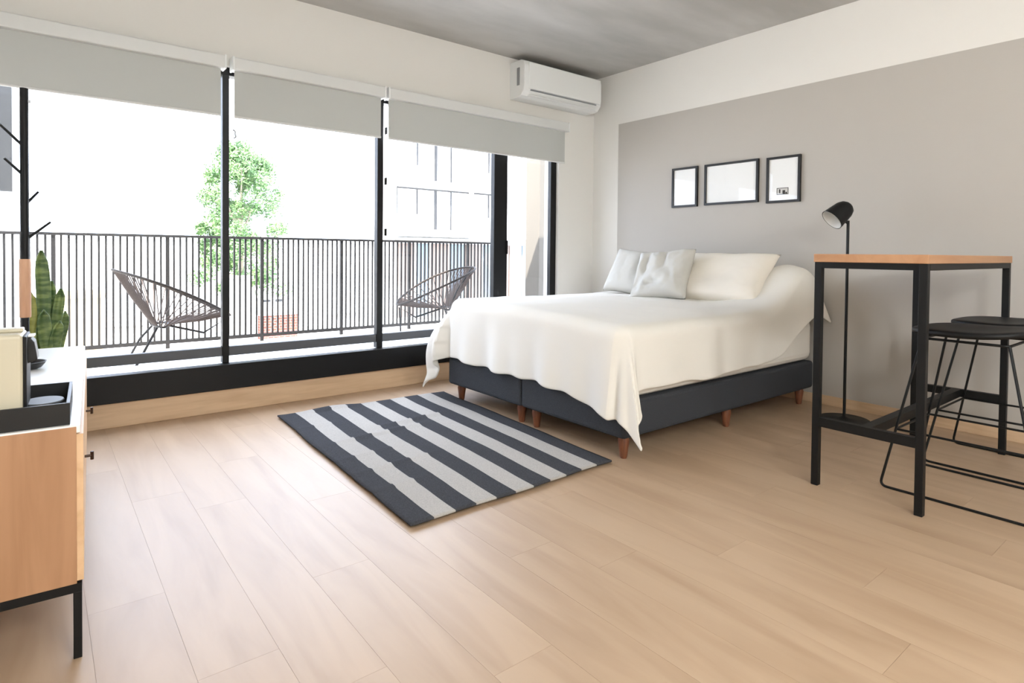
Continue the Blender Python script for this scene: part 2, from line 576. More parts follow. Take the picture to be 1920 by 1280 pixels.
def duvet_pt(a, b):
    """a: cloth coordinate along x measured from the foot edge, b: along y from the near edge"""
    bw = YW - YN
    bl = XH - XF
    ds = max(0.0, RR - a)
    dn = max(0.0, RR - b)
    dw = max(0.0, b - (bw - RR))
    cx_ = XF + max(a, RR)
    cy_ = YN + min(max(b, RR), bw - RR)
    z = top_z(cx_, cy_)
    o = Vector((-ds, dw - dn))
    L = o.length
    if L < 1e-6:
        return Vector((cx_, cy_, z))
    d = o / L
    corner = 2 * abs(d.x * d.y)
    # length after rounding over the edge
    if L < RR * PI / 2:
        hor = RR * math.sin(L / RR)
        dz = RR * (1 - math.cos(L / RR))
    else:
        l2 = L - RR * PI / 2
        fl_foot, fl_near, fl_far = 0.04, 0.05, 0.46
        hx = max(0.0, cx_ + 0.7)
        fl_near += 0.75 * hx * hx
        fl = fl_foot * d.x ** 2 + (fl_near if d.y < 0 else fl_far) * d.y ** 2 + (0.30 if d.y < 0 else 0.05) * corner
        fl = min(0.9, fl)
        ang = math.atan2(d.y, -d.x)
        s_ = cy_ * 7.0 if d.x ** 2 > d.y ** 2 else cx_ * 6.0
        ph = s_ + ang * 4.2
        rip = 0.55 * math.sin(ph * 2.1 + 1.0) + 0.45 * math.sin(ph * 3.7 + 2.0 * noise.noise((ph * 0.4, 2.2, 0.1)))
        damp = 0.5 if d.y < -0.7 else 1.0
        hor = RR + fl * l2 + rip * (0.085 + 0.06 * corner) * l2 * damp
        # curl: the far skirt bulges out and then falls
        dz = RR + l2 * math.sqrt(max(0.05, 1 - fl * fl))
        if d.y > 0.3:
            hor += 0.10 * math.sin(min(1, l2 / 0.5) * PI)
    p = Vector((cx_ + d.x * hor * (1 - (0.55 * corner if d.y < 0 else 0.35 * corner)), cy_ + d.y * hor, z - dz))
    if p.x > XH: p.x = XH
    return p


A = [-0.385 + 0.385 * i / 22 for i in range(22)] + [(XH - XF) * i / 52 for i in range(53)]
nb1, nb2, nb3 = 16, 44, 18
pts = []
for a in A:
    hemf = 0.018 * noise.noise((a * 4.0, 0.5, 7.7))
    Ln = 0.30 + hemf + 0.06 * min(1.0, max(0.0, 0.12 - a) / 0.3)
    Lw = 0.49
    bw = YW - YN
    Bs = [-Ln + Ln * j / nb1 for j in range(nb1)] + [bw * j / nb2 for j in range(nb2)] + [bw + Lw * j / nb3 for j in range(nb3 + 1)]
    for b in Bs:
        a2 = a
        if a < 0:
            # the foot hem is wavy, hanging lower to the near side
            k = 1 + 0.10 * noise.noise((b * 2.3, 1.5, 3.0)) + 0.05 * noise.noise((b * 7, 0.2, 3.0)) + 0.10 * min(1.0, max(0.0, 1 - b / 0.7)) ** 1.5
            a2 = a * k
        pts.append(duvet_pt(a2, b))
nv = nb1 + nb2 + nb3 + 1
dv = MB().grid(pts, len(A), nv)
duvet = dv.build('duvet', M_linen, None, smooth=True)
for p in duvet.data.polygons: p.use_smooth = True
sm = duvet.modifiers.new('thickness', 'SOLIDIFY')
sm.thickness = 0.014
sm.offset = -1
sb = duvet.modifiers.new('smooth', 'SUBSURF')
sb.levels = 1
sb.render_levels = 1
tag(duvet, 'creamy white duvet draped over the bed with long hanging corners', 'duvet')


def pillow(name, w_, h_, t_, loc, rot, m, label, cat, seed, dents=(), group=None, pinch=0.10, wr_=0.006):
    n = 36
    mb = MB()
    for side in (1, -1):
        P = []
        for i in range(n + 1):
            for j in range(n + 1):
                u = -1 + 2 * i / n
                v = -1 + 2 * j / n
                e = max(0.0, (1 - u ** 4) * (1 - v ** 4))
                th = t_ * e ** 0.45
                sh = 1 - pinch * (1 - u * u) * (v * v) - 0.0
                sw = 1 - pinch * (1 - v * v) * (u * u)
                X = u * w_ / 2 * sw
                Y = v * h_ / 2 * sh
                d = 0
                for (du, dv_, amp, s1, s2) in dents:
                    d += amp * math.exp(-((u - du) / s1) ** 2 - ((v - dv_) / s2) ** 2)
                nzv = wr_ * noise.noise((u * 2.6 + seed, v * 2.2, seed * 1.7)) + wr_ * 0.5 * noise.noise((u * 7 + seed, v * 6, seed))
                Z = side * (th + (nzv - d) * min(1, e * 3))
                P.append((X, Y, Z))
        mb.grid(P, n + 1, n + 1)
    me_o = mb.build(name, m, None, smooth=True)
    bm = bmesh.new()
    bm.from_mesh(me_o.data)
    bmesh.ops.remove_doubles(bm, verts=bm.verts, dist=1e-5)
    bmesh.ops.recalc_face_normals(bm, faces=bm.faces)
    for f in bm.faces: f.smooth = True
    bm.to_mesh(me_o.data)
    bm.free()
    me_o.location = loc
    me_o.rotation_euler = rot
    tag(me_o, label, cat, group)
    return me_o


def lean(tilt, yaw=0.0, roll=0.0):
    """pillow local x -> room -y, local y -> up leaning to +x, local z -> faces -x"""
    ax = Vector((0, -1, 0))
    ay = Vector((math.cos(tilt), 0, math.sin(tilt)))
    az = ax.cross(ay)
    m = Matrix((ax, ay, az)).transposed()
    m = Matrix.Rotation(yaw, 3, 'Z') @ m @ Matrix.Rotation(roll, 3, 'Z')
    return m.to_euler()


pillow('pillow', 0.72, 0.46, 0.085, (-0.40, -1.68, 0.865), lean(math.radians(48), 0.05), M_pillow,
       'cream cotton pillow leaning on the wall beside the grey cushions', 'pillow', 3.1, [(-0.1, -0.2, 0.02, 0.5, 0.4)])
pillow('cushion', 0.40, 0.40, 0.075, (-0.50, -0.92, 0.885), lean(math.radians(62), 0.12, -0.10), M_cush,
       'light grey square cushion nearest the window', 'cushion', 5.2, [(0.5, 0.1, 0.025, 0.2, 0.5)], 'grey cushions on the bed')
pillow('cushion', 0.47, 0.42, 0.085, (-0.58, -1.29, 0.875), lean(math.radians(60), 0.10, 0.08), M_cush,
       'crumpled light grey cushion in front of the cream pillow', 'cushion', 8.4,
       [(-0.55, 0.35, 0.045, 0.13, 0.5), (-0.2, -0.45, 0.03, 0.3, 0.13), (0.1, 0.5, 0.04, 0.12, 0.4), (-0.75, -0.4, 0.03, 0.15, 0.4)], 'grey cushions on the bed', 0.10, 0.016)

# ------------------------------------------------------------------ rug
ns, sub, ny = 11, 5, 90
pts, mi = [], []
for i in range(ns * sub + 1):
    u = i / (ns * sub)
    for j in range(ny + 1):
        v = j / ny
        X = (-3.205 * (1 - v) - 3.135 * v) * (1 - u) + (-2.085 * (1 - v) - 1.975 * v) * u + 0.010 * noise.noise((v * 4, u * 1.0, 2.0))
        Y = (-2.175 * (1 - v) - 0.37 * v) * (1 - u) + (-2.155 * (1 - v) - 0.43 * v) * u + 0.012 * noise.noise((u * 3, v, 6.0))
        Z = 0.010
        for (v0, u0, u1, am) in ((0.60, 0.1, 0.55, 0.012), (0.33, 0.0, 0.4, 0.009), (0.68, 0.35, 0.75, 0.012), (0.2, 0.0, 0.22, 0.009), (0.45, 0, 0.3, 0.007), (0.8, 0.0, 0.2, 0.006)):
            vv = v0 + 0.07 * (u - u0)
            Z += am * math.exp(-((v - vv) / 0.012) ** 2) * (1 / (1 + math.exp(-(u - u0) * 40))) * (1 / (1 + math.exp((u - u1) * 40)))
        Z += 0.002 * (noise.noise((u * 9, v * 11, 1)) + 0.5)
        if v > 0.97 and 0.12 < u < 0.45: Z += 0.012 * math.sin((u - 0.12) / 0.33 * PI)
        pts.append((X, Y, Z))
for i in range(ns * sub):
    for j in range(ny):
        mi.append((i // sub) % 2)
rug = MB().grid(pts, ns * sub + 1, ny + 1, mi).build('rug', [M_rugd, M_rugl], None, smooth=True)
for p in rug.data.polygons: p.use_smooth = True
sm = rug.modifiers.new('thickness', 'SOLIDIFY')
sm.thickness = 0.008
sm.offset = -1
tag(rug, 'charcoal and oatmeal striped flat woven rug at the foot of bed', 'rug')

# ------------------------------------------------------------------ bar table
tx0, tx1, ty0, ty1 = -1.555, -0.315, -3.305, -2.87
t = empty('bar_table', ((tx0 + tx1) / 2, (ty0 + ty1) / 2, 0))
tag(t, 'tall narrow bar table with wooden top and black steel frame', 'table')
hx, hy, S = (tx1 - tx0) / 2, (ty1 - ty0) / 2, 0.030
box('table_top', (-hx - 0.004, -hy - 0.004, 1.002), (hx + 0.004, hy + 0.004, 1.038), M_tabwood, t, bevel=0.003)
fr = MB()
fr.box((-hx + S, -hy, 0.975), (hx - S, -hy + S, 1.002)).box((-hx + S, hy - S, 0.975), (hx - S, hy, 1.002))
fr.box((-hx, -hy + S, 0.975), (-hx + S, hy - S, 1.002)).box((hx - S, -hy + S, 0.975), (hx, hy - S, 1.002))
fr.build('apron', M_steel, t)
for sx in (-1, 1):
    for sy in (-1, 1):
        x_ = sx * (hx - S / 2)
        y_ = sy * (hy - S / 2)
        box('leg', (x_ - S / 2, y_ - S / 2, 0), (x_ + S / 2, y_ + S / 2, 1.002), M_steel, t, bevel=0.002)
    box('end_rail', (sx * hx - (S if sx > 0 else 0), -hy + S, 0.268), (sx * hx + (S if sx < 0 else 0), hy - S, 0.308), M_steel, t)
box('stretcher', (-hx + S, -0.02, 0.268), (hx - S, 0.02, 0.308), M_steel, t)

# ------------------------------------------------------------------ bar stools
def make_stool():
    t = empty('bar_stool')
    ft, fb = 0.165, 0.235            # half x at seat, at floor
    yt, yb = 0.15, 0.28
    zt = 0.675
    r = 0.0055
    for sx in (-1, 1):
        p = rounded_path([(sx * ft, -yt, zt), (sx * fb, -yb, r), (sx * fb, yb, r), (sx * ft, yt, zt)], 0.03, 5)
        MB().tube(p, r, 8).build('sled_leg', M_steel, t, smooth=True)
    k = 0.265 / zt
    fx, fy = fb + (ft - fb) * k, yb + (yt - yb) * k
    MB().tube(rounded_path([(-fx, -fy, 0.265), (fx, -fy, 0.265), (fx, fy, 0.265), (-fx, fy, 0.265)], 0.01, 3, True), 0.005, 8, True).build('footrest', M_steel, t, smooth=True)
    MB().tube(rounded_path([(-ft, -yt, zt), (ft, -yt, zt), (ft, yt, zt), (-ft, yt, zt)], 0.02, 4, True), r, 8, True).build('seat_ring', M_steel, t, smooth=True)
    # dished saddle seat
    n, mrad = 40, 12
    P = []
    for i in range(mrad + 1):
        rr = i / mrad
        for k in range(n):
            a = 2 * PI * k / n
            ca, sa = math.cos(a), math.sin(a)
            q = 0.72
            X = 0.235 * rr * math.copysign(abs(ca) ** q, ca)
            Y = 0.222 * rr * math.copysign(abs(sa) ** q, sa)
            Z = 0.715 + 0.035 * (Y / 0.222) ** 2 * (1 if Y < 0 else 0.25) + 0.012 * (X / 0.22) ** 2 - 0.010 * rr ** 6
            P.append((X, Y, Z))
    fs = []
    for i in range(mrad):
        for k in range(n):
            l = (k + 1) % n
            fs.append((i * n + k, i * n + l, (i + 1) * n + l, (i + 1) * n + k))
    s = MB().add(P, fs).build('seat', M_seat, t, smooth=True)
    bm = bmesh.new()
    bm.from_mesh(s.data)
    bmesh.ops.remove_doubles(bm, verts=bm.verts, dist=1e-4)
    bmesh.ops.recalc_face_normals(bm, faces=bm.faces)
    bm.to_mesh(s.data)
    bm.free()
    for p in s.data.polygons: p.use_smooth = True
    sm = s.modifiers.new('thickness', 'SOLIDIFY')
    sm.thickness = 0.026
    sm.offset = 1 if s.data.polygons[0].normal.z < 0 else -1
    sb = s.modifiers.new('smooth', 'SUBSURF')
    sb.levels = 1
    sb.render_levels = 1
    return t


st = make_stool()
st.location = (-1.095, -3.352, 0)
tag(st, 'black bar stool with wire sled legs, nearer the viewer under the table', 'stool', 'bar stools at the tall table')
s2 = copy_tree(st)
s2.location = (-0.555, -3.352, 0)
s2['label'] = 'black bar stool with wire sled legs, nearer the grey wall'

# ------------------------------------------------------------------ floor lamp
t = empty('floor_lamp', (-0.35, -2.515, 0))
tag(t, 'slim black floor lamp with tilted dome shade behind the table', 'lamp')
MB().lathe([(0.150, 0.0), (0.150, 0.006), (0.142, 0.016), (0.03, 0.022), (0.012, 0.03)], 40).build('base', M_steel, t, smooth=True)
MB().tube([(0, 0, 0.02), (0, 0, 0.7), (0, 0.0, 1.25)], 0.0085, 10).build('pole', M_steel, t, smooth=True)
axis = Vector((-0.63, 0.43, -0.64)).normalized()       # from apex to opening
apex = Vector((0.004, -0.002, 1.345))
q = Vector((0, 0, 1)).rotation_difference(axis).to_matrix()
sp = [(0.010, -0.004), (0.030, 0.002), (0.047, 0.017), (0.058, 0.044), (0.064, 0.09), (0.070, 0.145)]
sh = MB().lathe(sp, 36, apex, q, capt=False).build('shade', M_steel, t, smooth=True)
MB().lathe([(r - 0.004, z + (0.006 if z < 0.1 else -0.0005)) for r, z in sp], 36, apex, q, capt=False).build('shade_lining', M_shadein, sh, smooth=True)
bulb = apex + axis * 0.05
MB().lathe([(0.012, -0.04), (0.014, -0.01), (0.026, 0.02), (0.028, 0.035), (0.018, 0.055), (0.004, 0.062)], 20, bulb, q).build('bulb', M_shadein, t, smooth=True)
MB().tube([(0, 0, 1.235), apex + axis * 0.055 + Vector((0, 0, -0.05))], 0.010, 8).build('joint', M_steel, t, smooth=True)

# ------------------------------------------------------------------ picture frames
def picture(ya, yb, z0, z1, label, stamp=False):
    t = empty('picture_frame', (-0.004, (ya + yb) / 2, z0))
    tag(t, label, 'picture', 'framed pictures above the bed')
    hw, hh, fw, d = abs(yb - ya) / 2, z1 - z0, 0.017, 0.022
    m_ = MB()
    m_.box((-d, -hw, 0), (0, hw, fw)).box((-d, -hw, hh - fw), (0, hw, hh)).box((-d, -hw, fw), (0, -hw + fw, hh - fw)).box((-d, hw - fw, fw), (0, hw, hh - fw))
    m_.build('frame', M_framebk, t)
    p = box('paper', (-0.010, -hw + fw, fw), (-0.004, hw - fw, hh - fw), M_paper, t)
    box('glazing', (-0.015, -hw + fw, fw), (-0.013, hw - fw, hh - fw), M_pglass, t)
    if stamp:
        y_, z_ = 0.005, 0.058
        s = MB()
        sw, shh, b = 0.044, 0.05, 0.005
        s.box((-0.0112, y_ - sw, z_), (-0.010, y_ + sw, z_ + b)).box((-0.0112, y_ - sw, z_ + shh - b), (-0.010, y_ + sw, z_ + shh))
        s.box((-0.0112, y_ - sw, z_ + b), (-0.010, y_ - sw + b, z_ + shh - b)).box((-0.0112, y_ + sw - b, z_ + b), (-0.010, y_ + sw, z_ + shh - b))
        s.build('stamp_border', M_ink, t)
        q_ = MB()
        q_.box((-0.0108, y_ - sw + b, z_ + b), (-0.010, y_ + sw - b, z_ + shh - b))
        q_.build('stamp_ground', M_inkl, t)
        q_ = MB()
        q_.box((-0.0112, y_ - 0.02, z_ + b), (-0.0105, y_ + 0.0, z_ + 0.032)).box((-0.0112, y_ - 0.034, z_ + b), (-0.0105, y_ - 0.022, z_ + 0.018)).box((-0.0112, y_ + 0.016, z_ + 0.012), (-0.0105, y_ + 0.026, z_ + 0.04))
        q_.build('stamp_figure', M_inkd, t)


picture(-0.952, -1.202, 1.430, 1.763, 'small black framed blank print nearest the window')
picture(-1.270, -1.735, 1.433, 1.762, 'wide black framed print in the middle of the three')
picture(-1.800, -2.053, 1.418, 1.756, 'black framed print with a small stamp, nearest the lamp', True)

# ------------------------------------------------------------------ sideboard
ang = -math.atan2(0.085, 1.5)
SB = empty('sideboard', (-4.199, -2.29, 0), ang)      # local origin at the near right floor corner
tag(SB, 'low pine sideboard with glare-whitened top and black steel legs at left', 'sideboard')
SL, SD, Z0, Z1 = 1.50, 0.42, 0.190, 0.589
box('end_panel', (-SD, 0, Z0), (-0.012, 0.018, Z1 - 0.004), M_sidewood, SB, bevel=0.001)
box('end_panel', (-SD, SL - 0.018, Z0), (-0.012, SL, Z1 - 0.004), M_sidewood, SB, bevel=0.001)
box('bottom_panel', (-SD, 0.018, Z0), (-0.012, SL - 0.018, Z0 + 0.018), M_sidewood, SB)
box('back_panel', (-SD, 0.018, Z0 + 0.018), (-SD + 0.01, SL - 0.018, Z1 - 0.02), M_sidewood, SB)
box('top', (-SD, 0.002, Z1 - 0.02), (-0.004, SL - 0.0, Z1), M_top, SB, bevel=0.002)
for k in range(2):
    dy0 = 0.006 + k * 0.745
    d_ = box('door', (-0.016, dy0, Z0 + 0.004), (0.002, dy0 + 0.741, Z1 - 0.024), M_sideface, SB, bevel=0.001)
    ky = (0.31, 0.91)[k]
    for kz in (0.42,):
        MB().tube([(0.0, ky, kz), (0.020, ky, kz)], 0.004, 8).tube([(0.020, ky - 0.0, kz - 0.012), (0.020, ky, kz + 0.012)], 0.0045, 8).build('knob', M_bronze, d_, smooth=True)
bs = MB()
bs.box((-SD, 0, Z0 - 0.022), (-0.002, 0.025, Z0)).box((-SD, SL - 0.025, Z0 - 0.022), (-0.002, SL, Z0)).box((-0.027, 0.025, Z0 - 0.022), (-0.002, SL - 0.025, Z0)).box((-SD, 0.025, Z0 - 0.022), (-SD + 0.025, SL - 0.025, Z0))
bs.build('base_frame', M_steel, SB)
for lx in (-0.020, -SD):
    for ly in (0.0, SL - 0.018):
        box('leg', (lx, ly, 0), (lx + 0.018, ly + 0.018, Z0 - 0.022), M_steel, SB, bevel=0.001)


def on_sb(x, y, z=0.0):
    c, s = math.cos(ang), math.sin(ang)
    return (-4.199 + x * c - y * s, -2.29 + x * s + y * c, Z1 + z)


# tray
t = empty('serving_tray', on_sb(-0.21, 0.165), ang)
tag(t, 'black rimmed serving tray under the coffee machine', 'tray')
hx, hy, th = 0.185, 0.150, 0.055
box('tray_floor', (-hx + 0.008, -hy + 0.008, 0), (hx - 0.008, hy - 0.008, 0.008), M_tray, t)
for a, b in (((-hx, -hy, 0), (hx, -hy + 0.008, th)), ((-hx, hy - 0.008, 0), (hx, hy, th)), ((-hx, -hy + 0.008, 0), (-hx + 0.008, hy - 0.008, th)), ((hx - 0.008, -hy + 0.008, 0), (hx, hy - 0.008, th))):
    box('tray_rim', a, b, M_tray, t, bevel=0.001)

# coffee machine standing in the tray, spout towards the room
t = empty('coffee_machine', on_sb(-0.21, 0.115, 0.008), ang)
tag(t, 'cream capsule coffee machine with black spout on the tray', 'coffee machine')
m_ = MB().box((-0.14, -0.075, 0.0), (0.092, 0.06, 0.222))
m_.build('body', M_cream, t, bevel=0.010, seg=3)
box('front_plate', (0.090, -0.066, 0.008), (0.099, 0.052, 0.215), M_steel, t, bevel=0.003)
hd = MB()
pr = [(0.09, 0.208), (0.104, 0.207), (0.112, 0.196), (0.116, 0.17), (0.118, 0.150), (0.106, 0.146), (0.09, 0.14)]
n = len(pr)
hd.add([(a, -0.03, b) for a, b in pr] + [(a, 0.03, b) for a, b in pr], [(i, (i + 1) % n, n + (i + 1) % n, n + i) for i in range(n)] + [tuple(range(n)), tuple(range(n, 2 * n))])
hd.build('spout', M_tray, t, bevel=0.002)
box('spout_cap', (0.094, -0.024, 0.208), (0.112, 0.024, 0.2125), M_white, t, bevel=0.002)
box('drip_tray', (0.092, -0.045, 0.0), (0.166, 0.05, 0.034), M_tray, t, bevel=0.006)
pl = MB().lathe([(0.044, 0.0), (0.046, 0.003), (0.044, 0.006)], 28).build('cup_plate', M_plate, t, smooth=True, loc=(0.128, 0.002, 0.0345))
pl.scale = (0.95, 1.1, 1)
box('lever', (-0.03, -0.02, 0.222), (0.09, 0.02, 0.231), M_cream, t, bevel=0.003)

# black dish and canister at the far end of the sideboard
t = empty('bowl', on_sb(-0.175, 0.95), 0)
tag(t, 'small black shallow bowl on the sideboard top', 'bowl')
MB().lathe([(0.028, 0.0), (0.045, 0.006), (0.056, 0.02), (0.060, 0.028), (0.056, 0.028), (0.05, 0.016), (0.03, 0.008), (0.005, 0.007)], 32).build('bowl_body', M_tray, t, smooth=True)
t = empty('canister', on_sb(-0.235, 1.36), 0)
tag(t, 'small black canister with grey lid at the sideboard end', 'canister')
MB().lathe([(0.034, 0.0), (0.036, 0.004), (0.036, 0.040), (0.033, 0.043)], 28).build('canister_body', M_tray, t, smooth=True)
MB().lathe([(0.046, 0.043), (0.047, 0.046), (0.044, 0.051), (0.01, 0.053)], 28).build('lid', M_grey, t, smooth=True)

# ------------------------------------------------------------------ coat rack
t = empty('coat_rack', (-4.331, -0.56, 0))
tag(t, 'black and wood coat rack pole with slanted pegs by the window', 'coat rack')
MB().lathe([(0.13, 0.0), (0.13, 0.012), (0.12, 0.018), (0.02, 0.024)], 36).build('base', M_steel, t, smooth=True)
MB().lathe([(0.015, 0.02), (0.015, 0.71)], 18).build('lower_pole', M_steel, t, smooth=True)
MB().lathe([(0.021, 0.71), (0.022, 0.72), (0.022, 0.965), (0.021, 0.98)], 18).build('wood_grip', M_polewood, t, smooth=True)
MB().lathe([(0.0165, 0.98), (0.0165, 1.76), (0.0155, 1.765)], 18).build('upper_pole', M_steel, t, smooth=True)
cb_ = MB().box((0.012, -0.008, 1.70), (0.024, 0.008, 1.715)).build('screw_plate', M_grey, t)
for (dx, dy, z0, z1) in ((0.05, 0.02, 1.235, 1.295), (0.095, 0.01, 1.075, 1.155), (-0.085, -0.02, 1.505, 1.585), (-0.07, -0.02, 1.37, 1.435)):
    MB().tube([(dx * 0.1, dy * 0.1, z0), (dx, dy, z1)], [0.0065, 0.005], 8).build('peg', M_steel, t, smooth=True)

# ------------------------------------------------------------------ snake plant in the window corner
t = empty('snake_plant', (-4.262, -0.22, 0))
tag(t, 'tall green snake plant in a dark pot behind the sideboard', 'plant')
MB().lathe([(0.10, 0.0), (0.125, 0.03), (0.14, 0.38), (0.148, 0.40), (0.132, 0.40), (0.128, 0.34)], 32, capt=False).build('pot', M_pot, t, smooth=True)
MB().lathe([(0.128, 0.33), (0.128, 0.345), (0.02, 0.35)], 24).build('soil', M_soil, t, smooth=True)
for (dx, dy, top, tilt, wd, yel) in ((-0.02, 0.0, 1.02, 0.03, 0.030, 0), (0.025, 0.03, 0.86, 0.02, 0.024, 0), (-0.05, -0.04, 0.82, -0.02, 0.026, 1), (0.045, 0.01, 0.82, 0.04, 0.022, 0),
                                     (0.04, -0.05, 0.66, 0.06, 0.030, 0), (0.0, -0.06, 0.72, 0.03, 0.032, 0), (0.0, 0.06, 0.91, 0.01, 0.026, 0), (0.06, 0.04, 0.70, 0.06, 0.026, 0), (-0.03, 0.06, 0.78, -0.02, 0.028, 1)):
    P = []
    hgt = top - 0.34
    nn = 12
    rz = random.uniform(-0.5, 0.5)
    for i in range(nn + 1):
        s = i / nn
        wv = wd * (0.62 + 0.6 * s - 0.2 * s * s) * (1 if s < 0.75 else max(0.04, math.sqrt(max(0, 1 - ((s - 0.75) / 0.25) ** 2))))
        tw = rz + 0.5 * s
        cxx = dx + tilt * hgt * s + 0.01 * math.sin(s * 5 + dx * 50)
        cyy = dy
        for j, q in enumerate((-1, -0.5, 0, 0.5, 1)):
            cup = 0.012 * (1 - q * q) * 1.0
            P.append((cxx + math.cos(tw) * wv * q - math.sin(tw) * cup, cyy + math.sin(tw) * wv * q + math.cos(tw) * cup, 0.34 + hgt * s))
    lf = MB().grid(P, nn + 1, 5).build('leaf', M_leafy if yel else M_leaf, t, smooth=True)
    sm = lf.modifiers.new('thickness', 'SOLIDIFY')
    sm.thickness = 0.006

# ================================================================== outside
BZ = 0.20
box('balcony_floor', (-5.6, 0.2, BZ - 0.25), (0.6, 1.72, BZ), M_balc, kind='structure')
# railing
RY = 1.60
RT, RB = 1.155, 0.27
t = empty('balcony_railing', (-2.4, RY, BZ))
tag(t, 'dark grey steel balcony railing with thin vertical bars', 'railing')
xr0, xr1 = -5.2, 0.02
box('top_rail', (xr0 + 2.4, -0.025, RT - BZ - 0.022), (xr1 + 2.4, 0.025, RT - BZ), M_rail, t, bevel=0.002)
box('bottom_rail', (xr0 + 2.4, -0.015, RB - BZ - 0.03), (xr1 + 2.4, 0.015, RB - BZ), M_rail, t)
bar = MB().box((-0.0075, -0.0075, RB - BZ), (0.0075, 0.0075, RT - BZ - 0.022)).mesh('bar', M_rail)
post = MB().box((-0.014, -0.014, 0), (0.014, 0.014, RT - BZ - 0.022)).mesh('post', M_rail)
x = xr0 + 0.01
k = 0
while x < xr1:
    isp = (k % 16) == 5
    o = bpy.data.objects.new('post' if isp else 'bar', post if isp else bar)
    COL.objects.link(o)
    o.parent = t
    o.location = (x + 2.4, 0, 0)
    x += 0.0475
    k += 1

# neighbouring wing just past the left end of the railing
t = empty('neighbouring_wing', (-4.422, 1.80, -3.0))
tag(t, 'neighbouring white wall with shade-dark upper panel at the left edge', 'wall')
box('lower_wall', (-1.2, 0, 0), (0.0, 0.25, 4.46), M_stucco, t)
box('shade_panel', (-1.2, -0.03, 4.46), (-0.012, 0.25, 6.6), M_dark, t)  # dark colour stands in for shade on the upper wall
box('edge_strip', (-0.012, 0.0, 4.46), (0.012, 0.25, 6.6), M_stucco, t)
# column at the right end of the balcony
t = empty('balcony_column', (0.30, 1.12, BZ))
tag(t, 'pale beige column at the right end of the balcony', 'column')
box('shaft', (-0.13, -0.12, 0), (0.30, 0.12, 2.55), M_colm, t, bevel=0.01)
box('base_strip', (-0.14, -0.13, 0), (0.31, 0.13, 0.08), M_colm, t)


# string lounge chairs
def make_lounge():
    t = empty('lounge_chair')
    A_ = Vector((-0.36, 0, 0.685))       # top of back
    B_ = Vector((0.40, 0, 0.325))        # front of the seat
    c0 = (A_ + B_) / 2
    ax = (B_ - A_) / 2
    n = 56
    ring = []
    for k in range(n):
        a = 2 * PI * k / n
        ca, sa = math.cos(a), math.sin(a)
        wd = 0.37 * (1 - 0.18 * ca)
        ring.append(c0 + ax * ca + Vector((0, wd * sa, 0)) + Vector((0, 0, 0.03 * (1 - ca * ca))))
    MB().tube(ring, 0.010, 8, True).build('rim', M_rim, t, smooth=True)
    J = Vector((-0.07, 0, 0.275))
    inner = []
    for k in range(n):
        a = 2 * PI * k / n
        inner.append(J + Vector((0.05 * math.cos(a), 0.15 * math.sin(a), 0.01 * abs(math.cos(a)))))
    cords = MB()
    for k in range(n):
        p0, p1 = ring[k], inner[k]
        mid = (p0 + p1) / 2 + Vector((0, 0, -0.012))
        sd_ = abs(math.sin(2 * PI * k / n))
        if sd_ > 0.8 and k % 2: continue
        cords.tube([p0, mid, p1], 0.0042, 5)
        if sd_ > 0.7: continue
        q0 = (ring[k] + ring[(k + 1) % n]) / 2
        q1 = (inner[k] + inner[(k + 1) % n]) / 2
        cords.tube([q0, (q0 + q1) / 2 + Vector((0, 0, -0.012)), q1], 0.0042, 5)
    c = cords.build('cord_web', M_cord, t, smooth=True)
    c['kind'] = 'stuff'
    MB().tube(inner, 0.009, 8, True).build('hub_ring', M_steel, t, smooth=True)
    for (x_, y_) in ((-0.25, 0.20), (-0.25, -0.20)):
        MB().tube([J + Vector((-0.03, y_ * 0.5, 0)), (x_ * 0.7, y_, 0.16), (x_, y_, 0.008)], 0.009, 8).build('leg', M_steel, t, smooth=True)
    MB().tube([J + Vector((0.04, 0.0, 0)), (0.22, 0, 0.20), (0.38, 0.0, 0.30), (0.36, 0, 0.008)], 0.009, 8).build('leg', M_steel, t, smooth=True)
    MB().tube([J + Vector((-0.05, 0, 0)), (-0.20, 0, 0.45), A_], 0.008, 8).build('back_stay', M_steel, t, smooth=True)
    return t


l1 = make_lounge()
l1.location = (-3.515, 0.90, BZ)
tag(l1, 'taupe corded lounge chair on the balcony, left, in front of the tree', 'chair', 'corded lounge chairs on the balcony')
l2 = copy_tree(l1)
l2.location = (-1.21, 0.92, BZ)
l2.rotation_euler = (0, 0, PI - 0.25)
l2['label'] = 'taupe corded lounge chair on the balcony, right, behind the bed'

# ground and buildings beyond
box('ground', (-60, 2.2, -3.3), (90, 90, -3.0), M_ground, kind='structure')

t = empty('white_house', (-2, 22, -3))
tag(t, 'long low white house front beyond the railing, left of the flats', 'building')
box('wall', (-12, 0, 0), (10.6, 8, 4.42), M_stucco, t)
box('parapet', (-12.1, -0.1, 4.42), (10.7, 8.1, 4.5), M_stucco, t)
for xx in (-9.5, -6.4, -0.5, 5.2, 8.0):
    f = box('window', (xx, -0.06, 1.2), (xx + 1.3, 0.0, 2.9), M_win, t)
    box('window_frame', (xx - 0.06, -0.09, 1.14), (xx + 1.36, -0.06, 1.2), M_greyr, f)

